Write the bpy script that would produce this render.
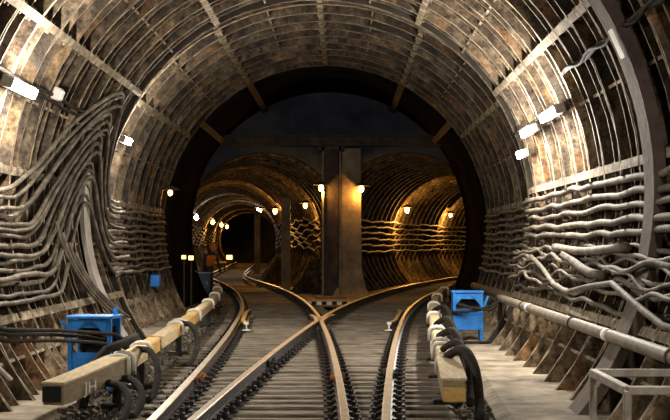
import bpy, bmesh, math, random
from mathutils import Vector, Matrix
random.seed(7)
PI = math.pi
sc = bpy.context.scene
COL = sc.collection
for o in list(bpy.data.objects):
    bpy.data.objects.remove(o)

# ------------------------------------------------------------------ camera, world, exposure
cam = bpy.data.cameras.new('camera')
cam_o = bpy.data.objects.new('camera', cam)
COL.objects.link(cam_o)
cam.sensor_width = 36.0
cam.lens = 36.0 * 1450 / 670
cam.shift_x = -8 / 670
cam.shift_y = 34 / 670
cam.clip_end = 400
CAMZ = 1.43
cam_o.location = (0, 0, CAMZ)
cam_o.rotation_euler = (PI / 2, 0, 0)
sc.camera = cam_o
w = bpy.data.worlds.new('world')
sc.world = w
w.use_nodes = True
w.node_tree.nodes['Background'].inputs[0].default_value = (0.5, 0.6, 0.85, 1)
w.node_tree.nodes['Background'].inputs[1].default_value = 0.0
vs = sc.view_settings
vs.view_transform = 'Standard'
vs.look = 'None'
vs.gamma = 1
vs.use_curve_mapping = False
vs.exposure = 0.0
P_WHITE = 560.0      # near tunnel tubes
P_SODIUM = 260.0      # far sodium bulbs

# ------------------------------------------------------------------ materials
def mat(name, cols, scale=3.0, rough=0.85, metal=0.0, bump=0.25, stretch=(1, 1, 1), detail=6.0, bscale=None, emit=None, estr=0.0, spec=0.3):
    """noise-ramped procedural material in world space; cols = [(pos, rgb), ...]"""
    m = bpy.data.materials.new(name)
    m.use_nodes = True
    nt = m.node_tree
    b = nt.nodes['Principled BSDF']
    b.inputs['Roughness'].default_value = rough
    b.inputs['Metallic'].default_value = metal
    b.inputs['Specular IOR Level'].default_value = spec
    if emit:
        b.inputs['Emission Color'].default_value = (*emit, 1)
        b.inputs['Emission Strength'].default_value = estr
    if len(cols) == 1:
        b.inputs['Base Color'].default_value = (*cols[0][1], 1)
    geo = nt.nodes.new('ShaderNodeNewGeometry')
    mp = nt.nodes.new('ShaderNodeMapping')
    mp.inputs['Scale'].default_value = stretch
    nt.links.new(geo.outputs['Position'], mp.inputs['Vector'])
    n = nt.nodes.new('ShaderNodeTexNoise')
    n.inputs['Scale'].default_value = scale
    n.inputs['Detail'].default_value = detail
    n.inputs['Roughness'].default_value = 0.65
    nt.links.new(mp.outputs[0], n.inputs['Vector'])
    if len(cols) > 1:
        r = nt.nodes.new('ShaderNodeValToRGB')
        el = r.color_ramp.elements
        while len(el) < len(cols):
            el.new(0.5)
        for e, (p, c) in zip(el, cols):
            e.position = p
            e.color = (*c, 1)
        nt.links.new(n.outputs['Fac'], r.inputs[0])
        nt.links.new(r.outputs[0], b.inputs['Base Color'])
    if bump:
        n2 = nt.nodes.new('ShaderNodeTexNoise')
        n2.inputs['Scale'].default_value = bscale or scale * 5
        n2.inputs['Detail'].default_value = 4
        nt.links.new(mp.outputs[0], n2.inputs['Vector'])
        bp = nt.nodes.new('ShaderNodeBump')
        bp.inputs['Strength'].default_value = bump
        bp.inputs['Distance'].default_value = 0.03
        nt.links.new(n2.outputs['Fac'], bp.inputs['Height'])
        nt.links.new(bp.outputs[0], b.inputs['Normal'])
    return m

def lining_mat(name, base, stain, rust_amt=0.5):
    """dirty tunnel lining: soot / tan / lime noise with vertical streaks and rust patches"""
    m = mat(name, base, scale=1.7, rough=0.9, bump=0.5, stretch=(1, 1, 0.6), detail=8, bscale=9)
    nt = m.node_tree
    b = nt.nodes['Principled BSDF']
    src = b.inputs['Base Color'].links[0].from_socket
    geo = [n for n in nt.nodes if n.type == 'NEW_GEOMETRY'][0]
    mp = nt.nodes.new('ShaderNodeMapping')
    mp.inputs['Scale'].default_value = (2.4, 2.4, 0.35)
    nt.links.new(geo.outputs['Position'], mp.inputs['Vector'])
    n = nt.nodes.new('ShaderNodeTexNoise')
    n.inputs['Scale'].default_value = 1.6
    n.inputs['Detail'].default_value = 5
    nt.links.new(mp.outputs[0], n.inputs['Vector'])
    r = nt.nodes.new('ShaderNodeValToRGB')
    r.color_ramp.elements[0].position = 0.52
    r.color_ramp.elements[1].position = 0.68
    r.color_ramp.elements[1].color = (0.75, 0.75, 0.75, 1)
    nt.links.new(n.outputs['Fac'], r.inputs[0])
    mx = nt.nodes.new('ShaderNodeMix')
    mx.data_type = 'RGBA'
    nt.links.new(r.outputs[0], mx.inputs['Factor'])
    nt.links.new(src, mx.inputs['A'])
    mx.inputs['B'].default_value = (*stain, 1)
    n3 = nt.nodes.new('ShaderNodeTexNoise')
    n3.inputs['Scale'].default_value = 1.1
    n3.inputs['Detail'].default_value = 7
    r3 = nt.nodes.new('ShaderNodeValToRGB')
    r3.color_ramp.elements[0].position = 0.56
    r3.color_ramp.elements[1].position = 0.72
    r3.color_ramp.elements[1].color = (rust_amt, rust_amt, rust_amt, 1)
    off = nt.nodes.new('ShaderNodeVectorMath')
    off.inputs[1].default_value = (31, 17, 5)
    nt.links.new(geo.outputs['Position'], off.inputs[0])
    nt.links.new(off.outputs[0], n3.inputs['Vector'])
    nt.links.new(n3.outputs['Fac'], r3.inputs[0])
    mx2 = nt.nodes.new('ShaderNodeMix')
    mx2.data_type = 'RGBA'
    nt.links.new(r3.outputs[0], mx2.inputs['Factor'])
    nt.links.new(mx.outputs['Result'], mx2.inputs['A'])
    mx2.inputs['B'].default_value = (0.22, 0.10, 0.03, 1)
    n4 = nt.nodes.new('ShaderNodeTexNoise')
    n4.inputs['Scale'].default_value = 9.0
    n4.inputs['Detail'].default_value = 8
    n4.inputs['Roughness'].default_value = 0.8
    nt.links.new(geo.outputs['Position'], n4.inputs['Vector'])
    r4 = nt.nodes.new('ShaderNodeValToRGB')
    el = r4.color_ramp.elements
    el[0].position = 0.38; el[0].color = (0.22, 0.21, 0.20, 1)
    el[1].position = 0.62; el[1].color = (1.75, 1.70, 1.60, 1)
    nt.links.new(n4.outputs['Fac'], r4.inputs[0])
    mx3 = nt.nodes.new('ShaderNodeMix')
    mx3.data_type = 'RGBA'
    mx3.blend_type = 'MULTIPLY'
    mx3.inputs['Factor'].default_value = 1.0
    nt.links.new(mx2.outputs['Result'], mx3.inputs['A'])
    nt.links.new(r4.outputs[0], mx3.inputs['B'])
    nt.links.new(mx3.outputs['Result'], b.inputs['Base Color'])
    return m

M = {}
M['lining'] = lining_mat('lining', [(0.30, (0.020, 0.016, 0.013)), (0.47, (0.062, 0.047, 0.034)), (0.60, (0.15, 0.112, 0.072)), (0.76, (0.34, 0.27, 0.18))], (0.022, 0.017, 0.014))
M['lining_low'] = lining_mat('lining_low', [(0.28, (0.05, 0.04, 0.028)), (0.46, (0.16, 0.122, 0.08)), (0.62, (0.28, 0.22, 0.145)), (0.78, (0.42, 0.345, 0.24))], (0.03, 0.022, 0.015), 0.9)
M['lining_far_shaded'] = lining_mat('lining_far_shaded', [(0.30, (0.012, 0.009, 0.007)), (0.47, (0.036, 0.026, 0.018)), (0.60, (0.085, 0.062, 0.040)), (0.76, (0.22, 0.17, 0.112))], (0.014, 0.011, 0.009))  # darker copy of the lining; far rings' falloff into shade put into the colour
M['flange'] = mat('flange', [(0.3, (0.06, 0.047, 0.034)), (0.5, (0.20, 0.16, 0.11)), (0.70, (0.46, 0.385, 0.275))], 6, 0.85, bump=0.3)
M['skin'] = mat('skin_back', [(0.3, (0.008, 0.007, 0.006)), (0.7, (0.035, 0.028, 0.021))], 2)
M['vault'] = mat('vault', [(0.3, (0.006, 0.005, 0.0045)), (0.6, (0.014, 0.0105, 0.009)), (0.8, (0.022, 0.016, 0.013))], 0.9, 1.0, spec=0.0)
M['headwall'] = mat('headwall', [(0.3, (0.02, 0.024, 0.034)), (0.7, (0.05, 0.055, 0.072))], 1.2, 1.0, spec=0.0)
M['branch'] = lining_mat('branch', [(0.3, (0.015, 0.013, 0.011)), (0.47, (0.05, 0.042, 0.032)), (0.6, (0.11, 0.092, 0.07)), (0.75, (0.24, 0.20, 0.15))], (0.02, 0.017, 0.014), 0.3)
M['branch'].node_tree.nodes['Principled BSDF'].inputs['Specular IOR Level'].default_value = 0.05
M['concrete'] = mat('concrete', [(0.3, (0.07, 0.056, 0.040)), (0.44, (0.22, 0.183, 0.135)), (0.56, (0.33, 0.28, 0.21)), (0.72, (0.46, 0.395, 0.305))], 2.2, 0.9, bump=0.4, bscale=14)
M['ground'] = mat('ground', [(0.3, (0.022, 0.019, 0.015)), (0.55, (0.065, 0.053, 0.04)), (0.75, (0.14, 0.115, 0.085))], 5, 0.95, bump=0.8, bscale=22)
M['stone'] = mat('stone', [(0.3, (0.04, 0.034, 0.027)), (0.55, (0.10, 0.083, 0.062)), (0.75, (0.22, 0.185, 0.135))], 9, 0.95, bump=0.3)
M['timber'] = mat('sleeper_timber', [(0.30, (0.05, 0.041, 0.031)), (0.5, (0.165, 0.138, 0.106)), (0.72, (0.32, 0.275, 0.215))], 5, 0.9, bump=0.5, stretch=(0.5, 4, 4))
M['iron'] = mat('black_iron', [(0.3, (0.012, 0.011, 0.011)), (0.7, (0.045, 0.04, 0.038))], 12, 0.55, metal=0.3, bump=0.2)
M['rail_top'] = mat('rail_top', [(0.3, (0.28, 0.225, 0.165)), (0.7, (0.50, 0.42, 0.32))], 5, 0.42, metal=0.35, bump=0.05, spec=0.5)
M['rail_web'] = mat('rail_web', [(0.3, (0.035, 0.033, 0.037)), (0.7, (0.12, 0.115, 0.125))], 6, 0.45, metal=0.4, bump=0.2)
M['rail_web_glint'] = mat('rail_web_glint', [(0.3, (0.42, 0.43, 0.46)), (0.7, (0.62, 0.63, 0.68))], 6, 0.5, metal=0.1, bump=0.1)
M['rust'] = mat('rust', [(0.3, (0.10, 0.035, 0.012)), (0.7, (0.36, 0.14, 0.045))], 14, 0.9, bump=0.5)
M['cable'] = mat('cable', [(0.3, (0.035, 0.029, 0.022)), (0.5, (0.095, 0.079, 0.06)), (0.72, (0.21, 0.178, 0.137))], 4, 0.75, bump=0.25, bscale=18)
M['cable_pale'] = mat('cable_pale', [(0.3, (0.048, 0.04, 0.03)), (0.5, (0.125, 0.105, 0.08)), (0.72, (0.26, 0.222, 0.172))], 4, 0.7, bump=0.25, bscale=18)
M['cable_dark'] = mat('cable_dark', [(0.3, (0.009, 0.008, 0.007)), (0.7, (0.035, 0.029, 0.024))], 6, 0.85, bump=0.2, spec=0.12)
M['blue'] = mat('blue_paint', [(0.3, (0.010, 0.105, 0.36)), (0.7, (0.022, 0.21, 0.62))], 6, 0.5, bump=0.1)
M['blue_dull'] = mat('blue_dull', [(0.3, (0.035, 0.085, 0.15)), (0.7, (0.06, 0.15, 0.26))], 5, 0.6, bump=0.1)
M['wood_pale'] = mat('wood_pale', [(0.3, (0.36, 0.27, 0.15)), (0.7, (0.66, 0.52, 0.32))], 6, 0.8, bump=0.2, stretch=(6, 0.6, 6))
M['wood_olive'] = mat('wood_olive', [(0.3, (0.17, 0.13, 0.075)), (0.7, (0.33, 0.26, 0.155))], 5, 0.8, bump=0.25, stretch=(5, 0.8, 5))
M['wood_yellow'] = mat('wood_yellow', [(0.3, (0.42, 0.25, 0.07)), (0.7, (0.66, 0.42, 0.14))], 5, 0.8, bump=0.2, stretch=(5, 0.6, 5))
M['white'] = mat('white_paint', [(0.3, (0.55, 0.53, 0.48)), (0.7, (0.82, 0.80, 0.75))], 9, 0.6, bump=0.1)
M['grey_metal'] = mat('grey_metal', [(0.3, (0.20, 0.18, 0.155)), (0.7, (0.42, 0.38, 0.33))], 6, 0.5, metal=0.4, bump=0.1)
M['pipe'] = mat('pipe_paint', [(0.3, (0.10, 0.083, 0.062)), (0.7, (0.23, 0.195, 0.15))], 5, 0.6, bump=0.15)
M['plank_purple'] = mat('plank_purple', [(0.3, (0.045, 0.029, 0.027)), (0.7, (0.135, 0.092, 0.08))], 2.5, 0.8, bump=0.3)
M['plank_grey'] = mat('plank_grey', [(0.3, (0.24, 0.215, 0.19)), (0.7, (0.42, 0.385, 0.345))], 3, 0.8, bump=0.2)
M['board_beige'] = mat('board_beige', [(0.3, (0.06, 0.048, 0.035)), (0.7, (0.15, 0.122, 0.09))], 3, 0.85, bump=0.3)
M['pillar'] = mat('pillar', [(0.3, (0.09, 0.07, 0.045)), (0.7, (0.25, 0.19, 0.12))], 2, 0.85, bump=0.3)
M['steel_dark'] = mat('steel_dark', [(0.3, (0.025, 0.020, 0.017)), (0.7, (0.08, 0.058, 0.042))], 3, 0.85, bump=0.15, spec=0.15)
M['tube'] = mat('lit_tube', [(0, (1, 1, 1))], emit=(1.0, 0.93, 0.82), estr=60, bump=0)
M['sodium'] = mat('lit_sodium', [(0, (1, 0.8, 0.4))], emit=(1.0, 0.62, 0.2), estr=5, bump=0)
M['yellow_lit'] = mat('lit_yellow', [(0, (1, 0.8, 0.3))], emit=(1.0, 0.62, 0.16), estr=4, bump=0)
M['orange'] = mat('orange_cloth', [(0.3, (0.62, 0.15, 0.012)), (0.7, (0.85, 0.24, 0.02))], 10, 0.8, bump=0.1)
M['navy'] = mat('navy_cloth', [(0.3, (0.02, 0.022, 0.03)), (0.7, (0.05, 0.05, 0.06))], 10, 0.9, bump=0.1)
M['skin_tone'] = mat('skin_tone', [(0, (0.5, 0.32, 0.23))], bump=0)
M['black'] = mat('black_paint', [(0, (0.012, 0.012, 0.012))], bump=0)

# ------------------------------------------------------------------ helpers
def link(name, me, parent=None, label=None, cat=None, group=None, kind=None):
    o = bpy.data.objects.new(name, me)
    COL.objects.link(o)
    if parent is not None:
        o.parent = parent
    tag(o, label, cat, group, kind)
    return o

def tag(o, label=None, cat=None, group=None, kind=None):
    if label: o['label'] = label
    if cat: o['category'] = cat
    if group: o['group'] = group
    if kind: o['kind'] = kind
    return o

def empty(name, loc=(0, 0, 0), rz=0, **k):
    o = link(name, None, **k)
    o.location = loc
    o.rotation_euler = (0, 0, rz)
    o.empty_display_size = 0.1
    return o

class MB:
    def __init__(s):
        s.v = []; s.f = []; s.mi = []
    def add(s, v, f, mi=0):
        n = len(s.v)
        s.v += [tuple(p) for p in v]
        s.f += [tuple(i + n for i in q) for q in f]
        s.mi += [mi] * len(f) if isinstance(mi, int) else list(mi)
        return s
    def box(s, c, size, mi=0, rot=None, bev=0.0):
        hx, hy, hz = (q / 2 for q in size)
        if bev:
            b = min(bev, hx * .9, hy * .9, hz * .9)
            bm = bmesh.new()
            bmesh.ops.create_cube(bm, size=1)
            for v in bm.verts:
                v.co = (v.co.x * size[0], v.co.y * size[1], v.co.z * size[2])
            bmesh.ops.bevel(bm, geom=bm.edges[:], offset=b, segments=1, affect='EDGES')
            bm.verts.index_update()
            vv = [v.co.copy() for v in bm.verts]
            ff = [[v.index for v in f.verts] for f in bm.faces]
            bm.free()
        else:
            vv = [Vector((x, y, z)) for x in (-hx, hx) for y in (-hy, hy) for z in (-hz, hz)]
            ff = [(0, 1, 3, 2), (4, 6, 7, 5), (0, 4, 5, 1), (2, 3, 7, 6), (0, 2, 6, 4), (1, 5, 7, 3)]
        if rot is not None:
            vv = [rot @ v for v in vv]
        c = Vector(c)
        return s.add([v + c for v in vv], ff, mi)
    def bar(s, a, b, wx, wz, mi=0, bev=0.0):
        a = Vector(a); b = Vector(b)
        d = b - a
        L = d.length
        q = d.to_track_quat('Y', 'Z').to_matrix()
        return s.box((a + b) / 2, (wx, L, wz), mi, q, bev)
    def cyl(s, a, b, r, n=8, mi=0, r2=None):
        return s.tube([a, b], r, n, mi, r_end=r2)
    def tube(s, pts, r, n=7, mi=0, r_end=None):
        pts = [Vector(p) for p in pts]
        nx = None
        rings = []
        m = len(pts)
        for i, p in enumerate(pts):
            t = (pts[min(i + 1, m - 1)] - pts[max(i - 1, 0)]).normalized()
            if nx is None:
                ref = Vector((0, 0, 1)) if abs(t.z) < .9 else Vector((1, 0, 0))
                nx = t.cross(ref).normalized()
            else:
                nx = (nx - t * nx.dot(t)).normalized()
            ny = t.cross(nx)
            rr = r if r_end is None else r + (r_end - r) * i / (m - 1)
            rings.append([p + (nx * math.cos(2 * PI * k / n) + ny * math.sin(2 * PI * k / n)) * rr for k in range(n)])
        v = [q for R_ in rings for q in R_]
        f = [(i * n + k, i * n + (k + 1) % n, (i + 1) * n + (k + 1) % n, (i + 1) * n + k) for i in range(m - 1) for k in range(n)]
        f.append(tuple(range(n - 1, -1, -1)))
        f.append(tuple((m - 1) * n + k for k in range(n)))
        return s.add(v, f, mi)
    def polar(s, r0, r1, a0, a1, y0, y1, na=4, mi=0, jit=0.0, edge=None):
        """curved box about the Y axis (angles in degrees)"""
        v = []
        for i in range(na + 1):
            a = math.radians(a0 + (a1 - a0) * i / na)
            j = random.uniform(-jit, jit)
            for r in (r0, r1):
                rr = r + (random.uniform(-jit, jit) if r == r0 else 0)
                for y in (y0, y1):
                    v.append((rr * math.cos(a), y + j, rr * math.sin(a)))
        f = []
        for i in range(na):
            b = i * 4; c = b + 4
            f += [(b, b + 1, c + 1, c), (b + 3, b + 2, c + 2, c + 3), (b + 2, b, c, c + 2), (b + 1, b + 3, c + 3, c + 1)]
        e = na * 4
        f += [(0, 2, 3, 1), (e, e + 1, e + 3, e + 2)]
        if edge is not None:
            mi = [edge if (k % 4 == 0 and k < 4 * na) else mi for k in range(len(f))]
        return s.add(v, f, mi)
    def sweep(s, prof, path, mis, normals=None, caps=True):
        """closed profile (u, z) swept along horizontal path of (x, y, z)"""
        n = len(prof); m = len(path)
        v = []
        for i, p in enumerate(path):
            a = Vector(path[max(i - 1, 0)]); b = Vector(path[min(i + 1, m - 1)])
            t = (b - a); t.z = 0; t.normalize()
            nx = Vector((t.y, -t.x, 0))
            for (u, z) in prof:
                v.append(Vector(p) + nx * u + Vector((0, 0, z)))
        f = []; mi = []
        for i in range(m - 1):
            for k in range(n):
                f.append((i * n + k, (i + 1) * n + k, (i + 1) * n + (k + 1) % n, i * n + (k + 1) % n))
                mi.append(mis[k] if not isinstance(mis, int) else mis)
        if caps:
            f.append(tuple(range(n))); f.append(tuple((m - 1) * n + k for k in range(n - 1, -1, -1)))
            c = mis if isinstance(mis, int) else mis[0]
            mi += [c, c]
        return s.add(v, f, mi)
    def mesh(s, name, mats, smooth=False):
        me = bpy.data.meshes.new(name)
        me.from_pydata([tuple(p) for p in s.v], [], s.f)
        if not isinstance(mats, (list, tuple)):
            mats = [mats]
        for m in mats:
            me.materials.append(M[m] if isinstance(m, str) else m)
        me.polygons.foreach_set('material_index', s.mi)
        bm = bmesh.new(); bm.from_mesh(me)
        bmesh.ops.recalc_face_normals(bm, faces=bm.faces[:])
        bm.to_mesh(me); bm.free()
        if smooth:
            me.polygons.foreach_set('use_smooth', [True] * len(me.polygons))
        me.update()
        return me
    def build(s, name, mats, parent=None, smooth=False, **k):
        """link as one mesh; a top-level mesh gets its origin at the middle of its base"""
        me = s.mesh(name, mats, smooth)
        o = link(name, me, parent, **k)
        if parent is None and s.v:
            xs = [p[0] for p in s.v]; ys = [p[1] for p in s.v]; zs = [p[2] for p in s.v]
            c = Vector(((min(xs) + max(xs)) / 2, (min(ys) + max(ys)) / 2, min(zs)))
            me.transform(Matrix.Translation(-c))
            o.location = c
        return o

def build_in(root, mb, name, mats, smooth=False, **k):
    """world-coordinate mesh as a child of an Empty standing at root.location"""
    me = mb.mesh(name, mats, smooth)
    me.transform(Matrix.Rotation(-root.rotation_euler.z, 4, 'Z') @ Matrix.Translation(-root.location))
    return link(name, me, root, **k)

def smooth01(t):
    t = max(0.0, min(1.0, t))
    return t * t * (3 - 2 * t)

ORD = ['topmost', 'second', 'third', 'fourth', 'fifth', 'sixth', 'seventh', 'eighth', 'ninth', 'tenth', 'eleventh', 'twelfth', 'thirteenth', 'fourteenth', 'fifteenth']

# ------------------------------------------------------------------ the place: track alignment
DS = 0.25
def table(x28, slope):
    xs = {}
    x = x28; d = 28.0
    out = [(28.0, x28)]
    while d < 140:
        x += slope(d + DS / 2) * DS
        d += DS
        out.append((d, x))
    return out
def ax(d): return -0.61 + 0.0105 * (d - 11.8)
def sl_L(d):
    if d < 52: return -0.0434 + (-0.14 + 0.0434) * (d - 28) / 24
    if d < 58: return -0.14
    if d < 75: return -0.14 + (0.095) * (d - 58) / 17
    return -0.045
def sl_R(d): return 0.0644 + 0.005 * (d - 28)
TL = table(ax(28) - 29.6 ** 2 / 1098, sl_L)
TR = table(ax(28) + 29.6 ** 2 / 1098, sl_R)
def _look(T, d):
    i = (d - 28) / DS
    k = int(i)
    if k >= len(T) - 1: return T[-1][1]
    return T[k][1] + (T[k + 1][1] - T[k][1]) * (i - k)
def cL(d): return ax(d) - (d + 1.6) ** 2 / 1098 if d <= 28 else _look(TL, d)
def cR(d): return ax(d) + (d + 1.6) ** 2 / 1098 if d <= 28 else _look(TR, d)
G = 0.795            # half the rail spacing, head centre to head centre
AX = -0.42           # tunnel axis
RA, ZA, DA0, DA1 = 3.5, 1.96, 5, 24
RB, ZB, DB1 = 3.9, 1.83, 35
DH = 43              # headwall
RV = 4.1
RT, ZT = 2.5, 1.65   # branch tunnels
ZF = -0.2

def PA(th, r, d, z=ZA):
    a = math.radians(th)
    return (AX + r * math.cos(a), d, z + r * math.sin(a))

# ------------------------------------------------------------------ tunnel lining
SPAN = 28.17
def segment_mesh(R, low, name, midrib=True, rec=0.0):
    mb = MB()
    hs = SPAN / 2
    mb.polar(R + .20, R + .24, -hs, hs, 0, 1, 6, 0)
    j = .008
    fw = .065 if R > RA else .042
    mb.polar(R, R + .22, -hs, hs, 0, fw, 6, 0, j, 1)
    mb.polar(R, R + .22, -hs, hs, 1 - fw, 1.0, 6, 0, j, 1)
    if midrib:
        mb.polar(R + .035, R + .2, -hs, hs, .485, .515, 6, 0, j, 1)
    ta = math.degrees(.05 / R)
    mb.polar(R - .004 + rec, R + .2, -hs, -hs + ta, .0, 1, 1, 0, .006, 1)
    mb.polar(R - .004 + rec, R + .2, hs - ta, hs, .0, 1, 1, 0, .006, 1)
    c = 7.0 if low else 0
    mb.polar(R + .05, R + .2, c - ta * .35, c + ta * .35, .0, 1, 1, 0, .005, 1)
    # bolt heads along the joint flanges
    for a in (-hs + ta, hs - ta):
        for y in (.2, .36, .66, .82):
            s_ = 1 if a < 0 else -1
            mb.polar(R + .06, R + .11, a, a + s_ * ta * .55, y - .025, y + .025, 1, 1)
    return mb.mesh(name, ['lining_low' if low else ('lining_far_shaded' if R > RA else 'lining'), 'flange'])

def lining(R, Z, d0, d1, side_set):
    rec = .02 if R > RA else 0.0
    far = R > RA
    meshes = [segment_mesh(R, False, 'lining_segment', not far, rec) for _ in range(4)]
    lows_l = [segment_mesh(R, True, 'lining_segment', True, rec) for _ in range(3)]
    lows = [segment_mesh(R, True, 'lining_segment', False, rec) for _ in range(3)]
    for name, k0, k1 in side_set:
        mb = MB()
        a0 = 5.5 + SPAN * k0; a1 = 5.5 + SPAN * k1
        mb.polar(R + .24, R + .34, a0, a1, d0, d1, 6 * (k1 - k0), 0)
        me = mb.mesh(name, 'skin')
        w_ = link(name, me, kind='structure')
        w_.location = (AX, 0, Z)
        for k in range(k0, k1):
            mid = 5.5 + SPAN * (k + .5)
            low = math.sin(math.radians(mid)) < -.4
            for d in range(d0, d1):
                o = link('lining_segment', random.choice((lows_l if math.cos(math.radians(mid)) < 0 else lows) if low else meshes), w_)
                flip = low and math.cos(math.radians(mid)) < 0
                o.location = (0, d, 0)
                o.rotation_euler = (0, -math.radians(mid), 0)
                if flip:
                    # mirrored about the ring so that the shelf sits at the same height on both sides
                    o.rotation_euler = (PI, -math.radians(mid), 0)
                    o.rotation_euler = (Matrix.Rotation(-math.radians(mid), 4, 'Y') @ Matrix.Rotation(PI, 4, 'X')).to_euler()
                    o.location = (0, d + 1, 0)
LAB = {}
lining(RA, ZA, DA0, DA1, [('wall_right', -2, 1), ('ceiling', 1, 5), ('wall_left', 5, 8)])
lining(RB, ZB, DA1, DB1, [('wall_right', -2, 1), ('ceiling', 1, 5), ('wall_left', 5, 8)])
# end frame between the two tunnels, faces away into the wider part
mb = MB(); mb.polar(RA + .02, RB + .35, -55, 235, DA1 - .05, DA1 + .0, 60, 0)
o = link('trim_1', mb.mesh('trim_1', 'skin'), kind='structure'); o.location = (AX, 0, ZA)
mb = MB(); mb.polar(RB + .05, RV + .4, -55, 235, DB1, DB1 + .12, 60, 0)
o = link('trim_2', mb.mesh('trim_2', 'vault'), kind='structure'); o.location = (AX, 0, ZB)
# smooth dark vault before the headwall
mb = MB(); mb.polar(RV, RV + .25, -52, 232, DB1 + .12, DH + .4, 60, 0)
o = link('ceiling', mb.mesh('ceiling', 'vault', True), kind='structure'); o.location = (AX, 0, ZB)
for i, th in enumerate((140, 118, 62, 40)):
    mb = MB(); mb.polar(RV - .14, RV, th - 1.2, th + 1.2, DB1 + .12, DH, 1, 0)
    b = mb.build('roof_beam', 'steel_dark', label=['brownish steel beam along the dark vault, lowest on the left', 'brownish steel beam along the dark vault, upper left', 'brownish steel beam along the dark vault, upper right', 'brownish steel beam along the dark vault, lowest on the right'][i], cat='beam', group='steel beams under the dark vault')
    b.location = b.location + Vector((AX, 0, ZB))

# headwall with two arched openings
cl, cr = cL(DH), cR(DH)
mb = MB()
NX = 90
xs = [AX - RV + 2 * RV * i / NX for i in range(NX + 1)]
def open_top(x):
    t = ZF - .3
    for c in (cl, cr):
        q = RT * RT - (x - c) ** 2
        if q > 0: t = max(t, ZT + math.sqrt(q))
    return t
for i in range(NX):
    x0, x1 = xs[i], xs[i + 1]
    def vt(x): return ZB + math.sqrt(max(0, (RV + .1) ** 2 - (x - AX) ** 2))
    b0, b1 = open_top(x0), open_top(x1)
    t0, t1 = vt(x0), vt(x1)
    v = []
    for y in (DH, DH + .4):
        v += [(x0, y, b0), (x1, y, b1), (x1, y, max(t1, b1 + .01)), (x0, y, max(t0, b0 + .01))]
    mb.add(v, [(0, 1, 2, 3), (7, 6, 5, 4), (0, 4, 5, 1), (3, 2, 6, 7)], 0)
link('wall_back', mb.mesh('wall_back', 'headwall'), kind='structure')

# branch tunnels (swept ribbed tubes, opened where they run into each other)
def branch(name, c, other, d0, d1):
    mb = MB()
    NA = 40
    prof = []
    d = d0
    while d < d1:
        prof += [(d, RT), (d + .1, RT), (d + .1, RT + .16), (d + .98, RT + .16)]
        d += 1.0
    rows = []
    for (dd, r) in prof:
        s_ = (c(dd + .1) - c(dd - .1)) / .2
        n = Vector((1, -s_, 0)).normalized()
        rows.append([Vector((c(dd), dd, ZT)) + n * r * math.cos(a) + Vector((0, 0, r * math.sin(a))) for a in [math.radians(-50 + 280 * k / NA) for k in range(NA + 1)]])
    v = [p for r in rows for p in r]
    W = NA + 1
    f = []
    for i in range(len(rows) - 1):
        for k in range(NA):
            q = (i * W + k, i * W + k + 1, (i + 1) * W + k + 1, (i + 1) * W + k)
            m = (v[q[0]] + v[q[1]] + v[q[2]] + v[q[3]]) / 4
            if math.hypot(m.x - other(m.y), m.z - ZT) < RT + .1: continue
            if m.y < DH + .35: continue
            f.append(q)
    mb.add(v, f, 0)
    return link(name, mb.mesh(name, 'branch'), kind='structure')
branch('wall_branch_left', cL, cR, DH + .4, 130)
branch('wall_branch_right', cR, cL, DH + .4, 100)
mb = MB(); mb.box((cL(130), 130.2, 1.6), (5.6, .2, 5.6)); mb.build('wall_end', 'skin', kind='structure')

# ------------------------------------------------------------------ floor
def noise(x, y):
    return (math.sin(x * 7.1 + y * 3.3) + math.sin(x * 13.7 - y * 9.1 + 1.3) + math.sin(y * 17.3 + x * 4.1 + 2.2)) / 3
mb = MB()
ys = [5 + .12 * i for i in range(int(39 / .12))] + [44 + 1.0 * i for i in range(90)]
NXF = 56
v = []
for y in ys:
    for i in range(NXF + 1):
        if y < 44: x = -4.3 + 8.2 * i / NXF
        else:
            lo = cL(y) - 2.6; hi = cR(min(y, 100)) + 2.6
            x = lo + (hi - lo) * i / NXF
        v.append((x, y, ZF - .075 + .022 * noise(x * 1.7, y * 1.7) + random.uniform(-.012, .012)))
f = []
for j in range(len(ys) - 1):
    for i in range(NXF):
        a = j * (NXF + 1) + i
        f.append((a, a + 1, a + NXF + 2, a + NXF + 1))
mb.add(v, f)
link('floor', mb.mesh('floor', 'ground', True), kind='structure')
def slab(name, inner, outer, top, d0, d1, m, jit=.012):
    mb = MB()
    n = int((d1 - d0) / .4)
    v = []; NU = 8
    for j in range(n + 1):
        d = d0 + (d1 - d0) * j / n
        a, b = inner(d), outer(d)
        for k in range(NU + 1):
            x = a + (b - a) * k / NU
            z = top + random.uniform(-jit, jit) * .5 - (.05 if k in (0,) else 0)
            v.append((x + random.uniform(-.02, .02) * (k == 0), d, z))
    f = [(j * (NU + 1) + k, j * (NU + 1) + k + 1, (j + 1) * (NU + 1) + k + 1, (j + 1) * (NU + 1) + k) for j in range(n) for k in range(NU)]
    m0 = len(v)
    for j in range(n + 1):
        p = v[j * (NU + 1)]
        v.append((p[0], p[1], ZF - .1))
    f += [(j * (NU + 1), (j + 1) * (NU + 1), m0 + j + 1, m0 + j) for j in range(n)]
    mb.add(v, f)
    return link(name, mb.mesh(name, m, False), kind='structure')
def half(d):
    if d < DA1: return math.sqrt((RA + .2) ** 2 - (ZA - ZF) ** 2)
    return math.sqrt((RB + .2) ** 2 - (ZB - ZF) ** 2)
slab('floor_walkway_right', lambda d: cR(d) + G + 1.02, lambda d: AX + half(d) + .1, ZF + .02, 5, 43, 'concrete')
slab('floor_walkway_left', lambda d: cL(d) - G - 1.12, lambda d: AX - half(d) - .1, ZF + .015, 5, 43, 'concrete')
slab('floor_island', lambda d: cL(d) + G + .35, lambda d: cR(d) - G - .35, ZF + .04, 36.5, 60, 'concrete')

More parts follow.
